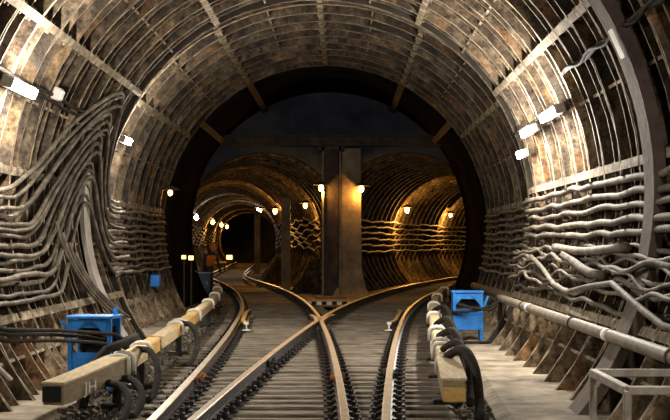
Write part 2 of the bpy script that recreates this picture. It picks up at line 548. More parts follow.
# ------------------------------------------------------------------ rails
HEAD = [(-.037, -.008), (-.030, 0), (.030, 0), (.037, -.008)]
PROF = [(-.037, -.010), (-.029, 0), (.029, 0), (.037, -.010), (.035, -.040), (.010, -.052), (.010, -.125), (.072, -.140), (.072, -.152), (-.072, -.152), (-.072, -.140), (-.010, -.125), (-.010, -.052), (-.035, -.040)]
PM = [0, 0, 0, 1, 1, 1, 1, 1, 1, 1, 1, 1, 1, 0]
def rail_pts(fn, d0, d1, step=.5):
    n = max(2, int((d1 - d0) / step))
    return [(fn(d0 + (d1 - d0) * i / n), d0 + (d1 - d0) * i / n, 0) for i in range(n + 1)]
def rail(pts, label, group='running rails', mats=('rail_top', 'rail_web'), pm=PM, name='running_rail'):
    mb = MB(); mb.sweep(PROF, pts, pm)
    return mb.build(name, list(mats), label=label, cat='rail', group=group)
PM2 = list(PM)
for k in (4, 5, 6): PM2[k] = 2        # outer web of the right stock rail: reflected light put in as pale colour
L_l = lambda d: cL(d) - G
L_r = lambda d: cL(d) + G
R_l = lambda d: cR(d) - G
R_r = lambda d: cR(d) + G
rail(rail_pts(L_l, 7, 115), 'outer left rail of the track bending away to the left')
rail(rail_pts(R_r, 7, 95), 'outer right rail with light reflection coloured onto its outer web', mats=('rail_top', 'rail_web', 'rail_web_glint'), pm=PM2)
# the crossing
DF = 28.0
for d_ in [20 + .05 * i for i in range(300)]:
    if R_l(d_) >= L_r(d_):
        DF = d_; break
wing = 2.2
def closure(fn, other_fn, sgn):
    pts = rail_pts(fn, 7, DF - .9)
    for t in (0, .25, .6, 1.2, 2.0):
        d = DF - .45 + t
        # wing rail bends out and runs beside the nose
        pts.append((other_fn(d) + sgn * (.085 + (.05 if t > 1.6 else 0)), d, 0))
    return pts
rail(closure(L_r, R_l, 1), 'inner rail curving left through the crossing, ending in a wing rail')
rail(closure(R_l, L_r, -1), 'straight inner rail running right into the crossing from lower left')
rail(rail_pts(L_r, DF + .05, 115), 'inner rail beyond the crossing, left track')
rail(rail_pts(R_l, DF + .05, 95), 'inner rail beyond the crossing, right track')
# check rails opposite the crossing, near ends painted white
for s_, fn, lab in ((1, L_l, 'check rail with white painted end beside the left outer rail'), (-1, R_r, 'check rail with white painted end beside the right outer rail')):
    pts = []
    for t in (0, .4, 1.0, 2, 3, 4, 4.8, 5.2):
        d = 26.3 + t
        fl = .09 if t == 0 else (.04 if t == .4 else (.03 if t == 4.8 else (.08 if t == 5.2 else 0)))
        pts.append((fn(d) + s_ * (.12 + fl), d, .012))
    ob = rail(pts, lab, 'check rails', mats=('wood_yellow', 'rail_web'), name='check_rail')
    p0 = Vector(pts[0]); mb = MB(); q = [(x, z) for x, z in PROF]
    v = [(p0.x + x * 1.15, p0.y - .004 - e, p0.z + z * 1.05 + .004) for e in (0, .012) for x, z in q]
    n = len(q)
    mb.add(v, [tuple(range(n)), tuple(range(2 * n - 1, n - 1, -1))] + [(k, (k + 1) % n, n + (k + 1) % n, n + k) for k in range(n)])
    build_in(ob, mb, 'painted_end', 'white', label='white painted rail end')
# rusty insulated joints and dark joint bars
def joint(fn, d, m, lab, L=.7):
    root = empty('rail_joint', (fn(d), d, -.15), label=lab, cat='rail joint', group='rail joints')
    for s_ in (-1, 1):
        mb = MB(); mb.box((s_ * .03, 0, .075), (.03, L, .075), 0, None, .008)
        mb.build('joint_bar', m, root)
        for k in range(4):
            mb = MB(); mb.cyl((s_ * .04, -L / 2 + L * (k + .5) / 4, .075), (s_ * .085, -L / 2 + L * (k + .5) / 4, .075), .022, 6)
            mb.build('bolt', m, root)
joint(L_l, 16.3, 'rust', 'orange rusted rail joint on the outer left rail')
joint(L_r, 16.4, 'rust', 'orange rusted rail joint on the inner curving rail')
joint(R_l, 18.6, 'iron', 'black rail joint on the straight inner rail')
joint(R_r, 16.9, 'iron', 'black rail joint on the right rail with pale web')

# ------------------------------------------------------------------ sleepers with rail fasteners
mb = MB()
mb.box((0, 0, .008), (.34, .17, .016))
for s_ in (-1, 1):
    mb.box((s_ * .105, 0, .035), (.07, .11, .05), 0, None, .012)
    mb.cyl((s_ * .115, 0, .05), (s_ * .115, 0, .10), .024, 6)
    mb.box((s_ * .075, 0, .045), (.05, .07, .03), 0, Matrix.Rotation(s_ * .4, 3, 'Y'))
FAST = mb.mesh('rail_fastener', 'iron')
def sleeper(x0, x1, d, rails, lab, grp):
    mb = MB()
    L = x1 - x0; wd = .235 + random.uniform(-.02, .02)
    mb.box((0, 0, .09), (L, wd, .18), 0, None, .018)
    me = mb.mesh('sleeper', 'timber')
    for v in me.vertices:
        v.co.x += random.uniform(-.05, .05)
        v.co.z += random.uniform(-.006, .006)
    s = link('sleeper', me, label=lab, cat='sleeper', group=grp)
    s.location = ((x0 + x1) / 2, d, -.352 + random.uniform(-.006, .004))
    s.rotation_euler = (0, 0, random.uniform(-.006, .006))
    for rx in rails:
        f_ = link('rail_fastener', FAST, s)
        f_.location = (rx - s.location.x, 0, -.168 - s.location.z)
d = 8.2
while d < 32.3:
    a, b = L_l(d) - .55, R_r(d) + .62
    rs = [L_l(d), R_r(d)]
    if abs(L_r(d) - R_l(d)) > .22:
        rs += [L_r(d), R_l(d)]
    else:
        rs += [(L_r(d) + R_l(d)) / 2]
    sleeper(a, b, d, rs, 'long weathered timber sleeper under the turnout between near bottom and crossing', 'turnout sleepers')
    d += .51
while d < 56:
    sleeper(cL(d) - 1.3, cL(d) + 1.25, d, [L_l(d), L_r(d)], 'timber sleeper of the track beyond the crossing leading left', 'left track sleepers')
    sleeper(cR(d) - 1.25, cR(d) + 1.3, d, [R_l(d), R_r(d)], 'timber sleeper of the track beyond the crossing leading right', 'right track sleepers')
    d += .55

# loose ballast
def stones(name, n, pick, lab, smin, smax):
    mb = MB()
    for _ in range(n):
        x, y, z = pick()
        r = random.uniform(smin, smax)
        rot = Matrix.Rotation(random.uniform(0, 6.28), 3, Vector((random.random() + .1, random.random(), random.random())).normalized())
        vv = [rot @ Vector(((a + random.uniform(-.3, .3)) * r, (b + random.uniform(-.3, .3)) * r * .8, (c + random.uniform(-.3, .3)) * r * .6)) + Vector((x, y, z)) for a in (-.6, .6) for b in (-.6, .6) for c in (-.6, .6)]
        mb.add(vv, [(0, 1, 3, 2), (4, 6, 7, 5), (0, 4, 5, 1), (2, 3, 7, 6), (0, 2, 6, 4), (1, 5, 7, 3)])
    return mb.build(name, 'stone', label=lab, cat='ballast', kind='stuff')
def pickL():
    y = 8 + 25 * random.random() ** 1.4
    return (L_l(y) - random.uniform(.12, 1.15), y, ZF - .055 + random.uniform(0, .06))
stones('ballast', 4200, pickL, 'dark loose ballast and dirt left of the turnout', .02, .055)
def pickR():
    y = 8 + 30 * random.random() ** 1.3
    return (R_r(y) + random.uniform(.12, 1.0), y, ZF - .06 + random.uniform(0, .05))
stones('ballast', 2600, pickR, 'dark loose ballast and dirt right of the right rail', .018, .05)
def pickM():
    y = 8 + 24 * random.random()
    return (random.uniform(L_l(y) - .5, R_r(y) + .5), y, ZF - .07 + random.uniform(0, .03))
stones('ballast', 5200, pickM, 'small dirty ballast lying between the sleepers', .012, .032)

# striped fouling bar between the tracks
root = empty('striped_bar', (-.35, 37.0, -.12), label='black and white striped marker bar between the diverging tracks', cat='marker')
for k in range(9):
    mb = MB(); mb.box((-.52 + .13 * k, 0, .04), (.13, .1, .08))
    mb.build('stripe', 'white' if k % 2 == 0 else 'black', root)
for x in (-.45, .45):
    mb = MB(); mb.box((x, 0, -.04), (.08, .08, .1)); mb.build('foot', 'black', root)

# ------------------------------------------------------------------ pillar, beam, columns
root = empty('central_pillar', (-.22, 42.2, ZF), label='dark steel pillar between the two tunnel mouths', cat='pillar')
mb = MB(); mb.box((-.12, 0, 2.2), (.42, .5, 4.5)); mb.build('shaft', 'steel_dark', root)
for x in (-.36, .14):
    mb = MB(); mb.box((x, -.02, 2.2), (.06, .66, 4.5)); mb.build('flange', 'pillar', root)
mb = MB(); mb.box((-.12, 0, .06), (.9, .9, .14), 0, None, .03); mb.build('foot_plate', 'pillar', root)
mb = MB(); mb.box((-.12, 0, 4.38), (.75, .7, .14)); mb.build('cap_plate', 'steel_dark', root)
mb = MB()
for i in range(2): pass
v = []
for z, hw, hd in ((0, .62, .7), (.35, .42, .5), (.9, .30, .38), (4.4, .27, .34)):
    v += [(-hw, -hd, z), (hw, -hd, z), (hw, hd, z), (-hw, hd, z)]
f = [(a * 4 + k, a * 4 + (k + 1) % 4, a * 4 + 4 + (k + 1) % 4, a * 4 + 4 + k) for a in range(3) for k in range(4)] + [(3, 2, 1, 0), (12, 13, 14, 15)]
mb.add([(p[0] + .24, p[1] + 42.45, p[2] + ZF) for p in v], f)
mb.build('concrete_pier', 'pillar', label='yellow lit concrete pier with flared foot right of the pillar', cat='pier')
root = empty('cross_beam', (-.1, 42.3, 4.3), label='dark steel cross beam resting on the central pillar', cat='beam')
for nm, z, h, t in (('lower_flange', 0, .04, .34), ('web', .14, .24, .05), ('upper_flange', .28, .04, .34)):
    mb = MB(); mb.box((0, 0, z), (6.9, t, h)); mb.build(nm, 'steel_dark', root)
for x in (-2.4, -1.2, 1.2, 2.4):
    mb = MB(); mb.box((x, 0, .14), (.04, .3, .24)); mb.build('stiffener', 'steel_dark', root)
def column(x, d, lab, wdt=.3):
    root = empty('steel_column', (x, d, ZF), label=lab, cat='column', group='columns beside left track')
    mb = MB(); mb.box((0, 0, 1.6), (.05, wdt, 3.2)); mb.build('web', 'steel_dark', root)
    for s_ in (-1, 1):
        mb = MB(); mb.box((0, s_ * wdt / 2, 1.6), (wdt, .05, 3.2)); mb.build('flange', 'pillar', root)
    mb = MB(); mb.box((0, 0, .04), (wdt * 1.7, wdt * 1.6, .08)); mb.build('foot_plate', 'pillar', root)
column(-1.95, 49.5, 'slim brown steel column behind the left track, nearer the camera')
column(-4.6, 78, 'slim brown steel column further down the left tunnel')

def buttress(x, d, w_, h, lab):
    mb = MB()
    v = []
    for y in (-.35, .35):
        v += [(-w_, y, 0), (.25, y, 0), (.25, y, h), (.0, y, h), (-w_ * .45, y, h * .42)]
    mb.add([(x + p[0], d + p[1], ZF + p[2]) for p in v], [(0, 1, 2, 3, 4), (9, 8, 7, 6, 5)] + [(k, (k + 1) % 5, 5 + (k + 1) % 5, 5 + k) for k in range(5)])
    mb.build('buttress', 'branch', label=lab, cat='buttress', group='sloping blocks beside left track')
buttress(-1.05, 47.6, .75, 1.15, 'brown sloping concrete block left of the central pillar')
buttress(-2.55, 56.5, .8, 1.15, 'brown sloping concrete block beyond the slim column')

# ------------------------------------------------------------------ lamps
def light(parent, loc, power, col, r=.08):
    l = bpy.data.lights.new('lamp_light', 'POINT')
    l.energy = power; l.color = col; l.shadow_soft_size = r
    o = bpy.data.objects.new('lamp_light', l)
    COL.objects.link(o); o.parent = parent; o.location = loc
def tube_lamp(th, d, lab, L=1.1, p=1.0, r=3.3):
    root = empty('tube_lamp', PA(th, r, d), label=lab, cat='lamp', group='white tube lamps')
    root.rotation_euler = (0, -math.radians(th), 0)       # local -X points to the tunnel axis
    mb = MB(); mb.box((.06, 0, 0), (.06, L + .1, .13), 0, None, .015); mb.build('housing', 'grey_metal', root)
    for s_ in (-1, 1):
        mb = MB(); mb.cyl((-.01, -L / 2, s_ * .03), (-.01, L / 2, s_ * .03), .032, 8); mb.build('tube', 'tube', root)
        mb = MB(); mb.box((0, s_ * (L / 2 + .03), 0), (.1, .05, .12), 0, None, .01); mb.build('end_cap', 'grey_metal', root)
        mb = MB(); mb.box((.17, s_ * L * .35, 0), (.2, .04, .03)); mb.build('bracket', 'steel_dark', root)
    for s_ in (-1, 1):
        light(root, (-.16, s_ * L * .25, 0), P_WHITE * p / 2, (1.0, 0.92, 0.80), .07)
tube_lamp(159.2, 15.8, 'bright white tube lamp high on the near left wall')
tube_lamp(159.2, 25.3, 'white tube lamp above the far left cables past the step', .7, 1.0, 3.6)
tube_lamp(20.4, 18.7, 'largest bright tube lamp on the right wall', 1.3, 1.1)
tube_lamp(19.7, 21.1, 'bright tube lamp further along the right wall', .9, .7)
tube_lamp(15.2, 22.5, 'small lower white lamp below the pair on right wall', .4, .35)
tube_lamp(159.2, 6.3, 'white tube lamp on left wall nearest the camera', 1.1, .5)
tube_lamp(20.4, 8.2, 'white tube lamp on right wall nearest the camera', 1.1, .5)

def bulb_lamp(p, wallp, lab, power=1.0, m='sodium', r=.085, col=(1.0, .46, .09), group='warm bulb lamps', shade=True):
    p = Vector(p); wp = Vector(wallp)
    root = empty('bulb_lamp', p, label=lab, cat='lamp', group=group)
    mb = MB()
    bm = bmesh.new(); bmesh.ops.create_uvsphere(bm, u_segments=10, v_segments=7, radius=r)
    for v in bm.verts: v.co.z *= 1.25
    bm.verts.index_update()
    mb.add([v.co.copy() for v in bm.verts], [[v.index for v in f.verts] for f in bm.faces]); bm.free()
    mb.build('bulb', m, root, True)
    mb = MB(); mb.cyl((0, 0, r * 1.0), (0, 0, r * 1.9), r * .6, 8, 0, r * .5); mb.build('socket', 'steel_dark', root)
    mb = MB(); mb.tube([(0, 0, r * 1.8), (wp - p) * .4 + Vector((0, 0, r * 2.4)), (wp - p)], .018, 6); mb.build('arm', 'steel_dark', root)
    if shade:
        # enamelled dish over the bulb throws the light down
        mb = MB(); n = 14; v = []
        for (rr, z) in ((.05, .13), (.15, .10), (.23, .035), (.225, .03), (.145, .092), (.045, .12)):
            v += [(rr * math.cos(2 * PI * k / n), rr * math.sin(2 * PI * k / n), z + r * .55) for k in range(n)]
        mb.add(v, [(a * n + k, a * n + (k + 1) % n, (a + 1) * n + (k + 1) % n, (a + 1) * n + k) for a in range(5) for k in range(n)] + [tuple(range(n))])
        mb.build('shade', 'steel_dark', root)
        light(root, (0, 0, -r * 1.6), P_SODIUM * power, col, .05)
    else:
        light(root, (0, -r * 1.9, -r * .4), P_SODIUM * power, col, .06)
def wall_lamp(c, side, d, z, lab, **k):
    off = math.sqrt(max(.1, RT * RT - (z - ZT) ** 2))
    s_ = (c(d + .1) - c(d - .1)) / .2
    n = Vector((1, -s_, 0)).normalized()
    w_ = Vector((c(d), d, z)) + n * side * (off + .12)
    p = Vector((c(d), d, z)) + n * side * (off - .3)
    bulb_lamp(p, w_, lab, **k)
bulb_lamp((.53, 41.9, 3.03), (.5, 42.2, 2.8), 'yellow bulb lamp on an arm right of the central pier', .3)
bulb_lamp((-.63, 41.8, 3.05), (-.55, 42.1, 2.8), 'yellow starry bulb lamp on the left of the central pillar', .35)
wall_lamp(cL, 1, 50.5, 2.78, 'yellow bulb lamp between pillar and slim column', power=.8)
wall_lamp(cL, 1, 62, 2.85, 'brightest yellow bulb lamp in the left tunnel', power=2.2, r=.11)
wall_lamp(cR, -1, 57.5, 2.8, 'brightest yellow bulb lamp on the right tunnel wall', power=2.4, r=.11)
wall_lamp(cR, -1, 68, 2.8, 'second yellow bulb lamp along the right tunnel wall', power=2.0)
wall_lamp(cR, -1, 80, 2.85, 'farthest yellow bulb lamp along the right tunnel wall', power=2.4)
wall_lamp(cL, -1, 78, 2.85, 'whitish bulb lamp at the first lit ring of left tunnel', shade=False, power=1.2, m='tube', r=.12, col=(1, .85, .65))
wall_lamp(cL, -1, 97, 2.9, 'yellow bulb lamp at the second lit ring of left tunnel', shade=False, power=1.6, r=.14)
wall_lamp(cL, -1, 112, 2.9, 'yellow bulb lamp at the third lit ring of left tunnel', shade=False, power=1.6, r=.14)
wall_lamp(cL, -1, 124, 2.9, 'yellow bulb lamp at the farthest lit ring of left tunnel', shade=False, power=1.6, r=.14)
wall_lamp(cL, 1, 84, 3.4, 'small yellow bulb lamp under the left tunnel crown', power=1.2)
wall_lamp(cL, 1, 90, 3.6, 'small white bulb lamp under the left tunnel crown', power=1.2, m='tube', col=(1, .9, .75))
p = Vector(PA(167.5, 3.72, 34.0, ZB))
bulb_lamp(p, PA(168, 3.95, 34.3, ZB), 'yellow bulb lamp at the end of the ribbed left wall', .025, r=.06)

# ------------------------------------------------------------------ curved boards on the walls
mb = MB(); mb.polar(RA - .13, RA - .01, -11, 75, 13.75, 14.2, 30, 0)
root = mb.build('curved_board', 'plank_purple', label='wide purplish brown curved board arching up the right wall', cat='board')
root.location = root.location + Vector((AX, 0, ZA))
mb = MB(); mb.box((0, 0, 0), (.02, .2, .3)); q = mb.build('white_plate', 'white', root, label='white plate')
q.matrix_world = Matrix.Translation(Vector(PA(24.5, RA - .16, 13.75))) @ Matrix.Rotation(-math.radians(24.5), 4, 'Y')
q.matrix_parent_inverse = root.matrix_world.inverted()
q.location = Vector(PA(24.5, RA - .16, 13.85)) - root.location
q.rotation_euler = (0, -math.radians(24.5), 0)
mb = MB(); mb.polar(RA - .10, RA - .005, -40, -11.2, 13.7, 14.3, 12, 0)
o = mb.build('curved_board', 'board_beige', label='short beige curved board behind the lower right cables', cat='board')
o.location = o.location + Vector((AX, 0, ZA))
mb = MB(); mb.polar(RA - .07, RA - .005, 170, 214, 21.55, 22.05, 16, 0)
o = mb.build('curved_board', 'plank_grey', label='pale grey curved board under the arching cable bundle, left wall', cat='board')
o.location = o.location + Vector((AX, 0, ZA))

# ------------------------------------------------------------------ cables
def cable(path, r, m, lab, grp, name='cable', n=7):
    mb = MB(); mb.tube(path, r, n)
    return mb.build(name, m, smooth=True, label=lab, cat='cable', group=grp)
def wav(seed, amp, d):
    return amp * (math.sin(d * 1.9 + seed * 2.7) * .5 + math.sin(d * 4.1 + seed * 5.3) * .3 + math.sin(d * .7 + seed) * .5)
# five thick cables on right wall
for i, th in enumerate((2.5, -.1, -2.4, -5.0, -7.1)):
    pts = []
    d = 8.2
    while d < 24.4 - (i % 3) * .4:
        pts.append(PA(th + wav(i + 1, .35, d) + .35 * abs(math.sin(d * PI / 2)), RA - .07 - .02 * math.sin(d * 2.2 + i), d))
        d += .3
    cable(pts, .042 - .003 * (i % 3), 'cable', ORD[i] + ' thick grey cable of five along the right wall', 'thick cables along right wall')
# tangled lower cables on right wall
for i, (th, amp, d0, d1, r) in enumerate(((-9.8, .7, 11.5, 24.5, .028), (-11.5, 1.0, 8.2, 24.5, .026), (-13.0, 1.2, 8.2, 23.8, .03), (-14.8, 1.5, 8.2, 24.5, .026), (-16.6, 1.2, 8.2, 24.2, .03), (-18.3, 1.3, 9, 24.5, .024), (-20.2, .8, 12, 24.0, .03), (-12.2, 1.6, 8.2, 24.4, .022), (-15.7, 1.9, 8.2, 24.3, .022))):
    pts = []; d = d0
    while d < d1:
        pts.append(PA(th + wav(i * 1.7 + 9, amp, d), RA - .06 - .05 * ((i * 37) % 3) - .03 * math.sin(d * 1.3 + i), d))
        d += .25
    cable(pts, r, 'cable_pale' if i % 2 else 'cable', ORD[i] + ' wavy cable in the tangle below five thick cables, right wall', 'tangled cables on lower right wall')
cable([PA(-10.2 + .5 * math.sin(d), RA - .17, d) for d in (19.6, 18.6, 17.5, 16.4, 15.4, 14.6)], .05, 'cable_pale', 'thick pale cable stub with cut end on the right wall', 'cable stubs on right wall')
cable([PA(t, RA - .18, d) for t, d in ((-11.6, 18.6), (-12.6, 17.9), (-14.2, 17.0), (-15.0, 16.3), (-15.2, 15.5))], .055, 'cable', 'thick sloping cable stub in the middle of right tangle', 'cable stubs on right wall')
cable([PA(t, RA - .2, d) for t, d in ((-12.5, 21.6), (-15.0, 20.2), (-18.6, 18.6), (-19.6, 17.4), (-17.8, 16.2), (-16.4, 14.8), (-19.5, 13.2), (-21.5, 12.0), (-22, 9))], .034, 'cable_pale', 'pale cable dipping in a deep wave above the pipe', 'cable stubs on right wall')
cable([PA(26.5 + .3 * math.sin(d * 3), RA - .03, d) for d in [8.2 + .2 * i for i in range(48)]], .026, 'cable_dark', 'twisted cable running high along right wall to the lamps', 'upper right cables')
cable([PA(26.5 + .5 * math.sin(d * 4 + 2), RA - .06, d) for d in [8.2 + .15 * i for i in range(64)]], .018, 'cable_dark', 'thin cable running above the twisted one, right wall', 'upper right cables')
cable([PA(21.5 + .25 * math.sin(d * 2), RA - .03, d) for d in [18 + .3 * i for i in range(21)]], .02, 'cable_dark', 'thin dark cable linking the right wall lamps', 'upper right cables')

# arching bundle on left wall
NLB = 15
for i in range(NLB):
    t0 = 1.2 - 1.52 * i + random.uniform(-.45, .45)
    pk = 32.5 - 2.15 * i + random.uniform(-.5, .5)
    da = 17.0 + .11 * i + random.uniform(-.35, .25)
    dp = 22.25 - .05 * i
    te = 3.0 - 1.45 * i
    dd1 = 23.35 - .055 * i
    rr = RA - .06 - .035 * (i % 3)
    tt = []
    d = 8.2
    while d < 25.2:
        if d < da: t = t0 + wav(i + 3, .35, d) * (1 - smooth01((d - da + 1.5) / 1.5)) 
        elif d < dp:
            u = (d - da) / (dp - da)
            t = t0 + (pk - t0) * (u * u * (3 - 2 * u) * .55 + u * .45)
        elif d < dp + .35: t = pk - 2.2 * ((d - dp) / .35) ** 2
        elif d < dd1 + .25:
            u = (d - dp - .35) / (dd1 + .25 - dp - .35)
            t = (pk - 2.2) + (te - pk + 2.2) * smooth01(u)
        else: t = te + wav(i, .3, d)
        tt.append((t, d))
        d += .12
    for _ in range(3):
        tt = [(sum(q[0] for q in tt[max(0, k - 2):k + 3]) / len(tt[max(0, k - 2):k + 3]), tt[k][1]) for k in range(len(tt))]
    pts = [PA(180 - t - wav(i * 1.3, .28, d * 1.6), rr + .012 * math.sin(d * 2.3 + i * 2), d) for t, d in tt[::2]]
    cable(pts, (.030, .024, .027, .034)[i % 4], ('cable_pale', 'cable', 'cable')[i % 3], ORD[i].replace('topmost', 'outermost') + ' cable counted inward in the arching bundle, left wall', 'arching cables on left wall')
for i in range(4):
    pts = []
    for k in range(14):
        u = k / 13
        pts.append(PA(180 - (-4 - 2.5 * i - (25 - 2.2 * i) * u), RA - .16 - .02 * i, 19.0 + .25 * i + 2.3 * u ** 1.6))
    cable(pts, .024, 'cable_pale' if i % 2 else 'cable', ORD[i].replace('topmost', 'first') + ' cable dropping to the floor left of the grey board', 'cables dropping to the floor, left wall')
for i, (th, r) in enumerate(((157.6, .025), (158.8, .018))):
    cable([PA(th + .2 * math.sin(d * 2 + i), RA - .04, d) for d in [8.2 + .35 * k for k in range(38)]], r, 'cable_dark', ('thin dark cable feeding the left wall lamps', 'thinner dark cable just above left lamp feed')[i], 'upper left cables')
for i, (px_th, dd) in enumerate(((156.9, 18.1), (155.8, 13.1))):
    root = empty('junction_box', PA(px_th, RA - .05, dd), label=('small pale junction box on cable right of left lamp', 'pale grey junction box at the left picture edge')[i], cat='junction box')
    root.rotation_euler = (0, -math.radians(px_th), 0)
    mb = MB(); mb.box((-.03, 0, 0), (.1, .2, .16), 0, None, .015); mb.build('body', 'plank_grey', root)
    mb = MB(); mb.box((-.09, 0, 0), (.02, .16, .12), 0, None, .006); mb.build('lid', 'white', root)

# far cables on both walls of wider part
for side in ('left', 'right'):
    for i in range(10):
        th = (3.5 - 2.0 * i) if side == 'left' else (3.8 - 2.1 * i)
        pts = []; d = 24.3
        while d < 34.6:
            t = th + wav(i * 2.3 + (5 if side == 'left' else 0), .42, d)
            pts.append(PA(180 - t if side == 'left' else t, RB - .07 - .03 * (i % 2), d, ZB)); d += .22
        cable(pts, .035, 'cable' if i % 3 else 'cable_pale', ORD[i] + ' wavy cable on the far ' + side + ' wall past the step', 'cables on far ' + side + ' wall', n=6)

# steel brackets under cables
def bracket(wname, th0, th1, R, Z, d):
    mb = MB(); mb.polar(R - .025, R - .005, th0, th1, 0, .05, 10, 0)
    n = int(abs(th1 - th0) / 2.3)
    for k in range(n):
        a = th0 + (th1 - th0) * (k + .5) / n
        mb.polar(R - .14, R - .02, a - .18, a + .18, 0, .05, 1, 0)
    o = link('cable_bracket', mb.mesh('cable_bracket', 'steel_dark'), bpy.data.objects[wname])
    o.location = (0, d, 0)
for d in (10.3, 12.3, 15.3, 17.3, 19.3, 21.3, 23.3): bracket('wall_right', -21, 4.5, RA, ZA, d)
for d in (10.3, 12.3, 14.3, 16.3): bracket('wall_left', 178, 203, RA, ZA, d)
for d in (25.7, 27.7, 29.7, 31.7, 33.7):
    bracket('wall_right.001', -17, 5, RB, ZB, d); bracket('wall_left.001', 175, 197, RB, ZB, d)

# cables along the branch tunnels
def branch_cable(c, side, z, d0, d1, lab, grp, seed, amp=.05):
    pts = []; d = d0
    while d < d1:
        zz = z + wav(seed, amp, d)
        off = math.sqrt(max(.1, RT * RT - (zz - ZT) ** 2)) - .08
        s_ = (c(d + .1) - c(d - .1)) / .2
        n = Vector((1, -s_, 0)).normalized()
        pts.append(Vector((c(d), d, zz)) + n * side * off); d += .7
    cable(pts, .04, 'cable', lab, grp, n=5)
for i in range(6):
    branch_cable(cR, -1, 2.25 - .22 * i, 48.5, 92, ORD[i] + ' cable along the curving right tunnel wall', 'cables in right tunnel', i, .04)
for i in range(6):
    branch_cable(cL, 1, 2.3 - .2 * i, 50, 85, ORD[i] + ' cable along the right side of left tunnel', 'cables in left tunnel, right side', i + 7, .12)
for i in range(6):
    branch_cable(cL, -1, 2.4 - .2 * i, 45, 118, ORD[i] + ' cable along the left side of left tunnel', 'cables in left tunnel, left side', i + 13, .12)

# ------------------------------------------------------------------ pipe and railing on right wall
pd = [8.2 + .8 * i for i in range(20)]
root = empty('wall_pipe', PA(-25, 3.36, 16), label='long beige pipe along the foot of the right wall', cat='pipe')
mb = MB(); mb.tube([PA(-25.2, 3.36, d) for d in pd if d < 23.9] + [PA(-25.2, 3.36, 24.3)], .065, 12); build_in(root, mb, 'pipe', 'pipe', True)
for d in (14.3, 20.4):
    mb = MB(); mb.tube([PA(-25.2, 3.36, d - .11), PA(-25.2, 3.36, d + .11)], .0675, 12); build_in(root, mb, 'band', 'white', True, label='white painted band')
for d in (11.5, 16.5, 21.0):
    mb = MB(); mb.tube([PA(-25.2, 3.36, d - .03), PA(-25.2, 3.36, d + .03)], .078, 12); build_in(root, mb, 'clamp', 'steel_dark', True)
    mb = MB(); mb.bar(PA(-25.2, 3.4, d), PA(-25.2, 3.55, d), .04, .04); build_in(root, mb, 'hanger', 'steel_dark')
p = PA(-25.2, 3.36, 24.0)
mb = MB(); mb.cyl((p[0] - .02, 24.0, p[2] - .06), (p[0] - .02, 24.0, ZF), .035, 8); build_in(root, mb, 'post', 'steel_dark')
mb = MB(); mb.tube([PA(-21.5, 3.75, d, ZB) for d in (24.2, 27, 30, 34)], .085, 10)
mb.build('wall_pipe', 'cable', smooth=True, label='dark pipe behind the blue stand on the far right wall', cat='pipe')

root = empty('guard_rail', (1.94, 10.6, ZF), label='grey steel guard frame at the lower right corner', cat='railing')
zt = .43
xw = lambda z: AX + math.sqrt(RA * RA - (z - ZA) ** 2) - .02
for a, b, nm in (((1.94, 9.9, zt), (1.94, 11.25, zt), 'top_rail'), ((1.94, 9.9, zt), (xw(zt), 9.9, zt), 'top_rail'), ((1.94, 11.25, zt), (xw(zt), 11.25, zt), 'top_rail')):
    mb = MB(); mb.bar(a, b, .06, .06, 0, .006); build_in(root, mb, nm, 'grey_metal')
for d in (9.9, 11.25):
    mb = MB(); mb.box((1.94, d, (zt + ZF) / 2), (.055, .055, zt - ZF), 0, None, .006); build_in(root, mb, 'post', 'grey_metal')
    mb = MB(); mb.box((1.94, d, ZF + .03), (.13, .13, .02)); build_in(root, mb, 'foot_plate', 'grey_metal')

# ------------------------------------------------------------------ blue cable stands
def stand(loc, wd, dp, h, lab, rz=0, panel=(.0, .3), name='blue_stand', m='blue'):
    root = empty(name, loc, rz, label=lab, cat='stand', group='blue steel stands')
    t = .05
    for sx in (-1, 1):
        for sy in (-1, 1):
            mb = MB(); mb.box((sx * (wd / 2 - t / 2), sy * (dp / 2 - t / 2), h / 2), (t, t, h), 0, None, .004); mb.build('leg', m, root)
    mb = MB(); mb.box((0, 0, h + .012), (wd + .03, dp + .03, .035), 0, None, .006); mb.build('top_plate', m, root)
    for sy in (-1, 1):
        mb = MB(); mb.box((0, sy * (dp / 2 - t / 2), h - .06), (wd - t, t * .6, .09)); mb.build('cross_bar', m, root)
    mb = MB(); z0, z1 = panel; mb.box((0, -dp / 2 + .02, (z0 + z1) / 2), (wd - .08, .012, z1 - z0)); mb.build('front_panel', m, root)
    mb = MB(); mb.box((0, dp / 2 - .02, .45), (wd - .08, .012, .5)); mb.build('dark_backing', m if name != 'blue_stand' else 'steel_dark', root)  # dark sheet stands for the shade inside the open frame
    mb = MB(); mb.box((0, 0, .36), (wd - .06, dp - .04, .02)); mb.build('shelf', m, root)
    for s_ in (-1, 1):
        mb = MB()
        a = wd / 2 - t
        mb.add([(s_ * a, -dp / 2 - .005, h - .02), (s_ * (a - .17), -dp / 2 - .005, h - .02), (s_ * a, -dp / 2 - .005, h - .2), (s_ * a, -dp / 2 + .02, h - .02), (s_ * (a - .17), -dp / 2 + .02, h - .02), (s_ * a, -dp / 2 + .02, h - .2)], [(0, 1, 2), (5, 4, 3), (0, 3, 4, 1), (1, 4, 5, 2), (2, 5, 3, 0)])
        mb.build('gusset', m, root)
    return root
s1 = stand((-2.80, 16.35, ZF), .5, .42, .80, 'bright blue steel stand on the left walkway', -.12, (.18, .42))
mb = MB(); mb.bar((-.22, -.1, .62), (-.34, -.14, .76), .05, .04); mb.build('side_arm', 'blue', s1)
mb = MB(); mb.box((.2, .15, .86), (.04, .04, .09)); mb.build('lug', 'blue', s1)
s2 = stand((2.08, 24.3, ZF), .5, .36, .82, 'blue steel stand with lower panel on the right walkway', .0, (.2, .55))
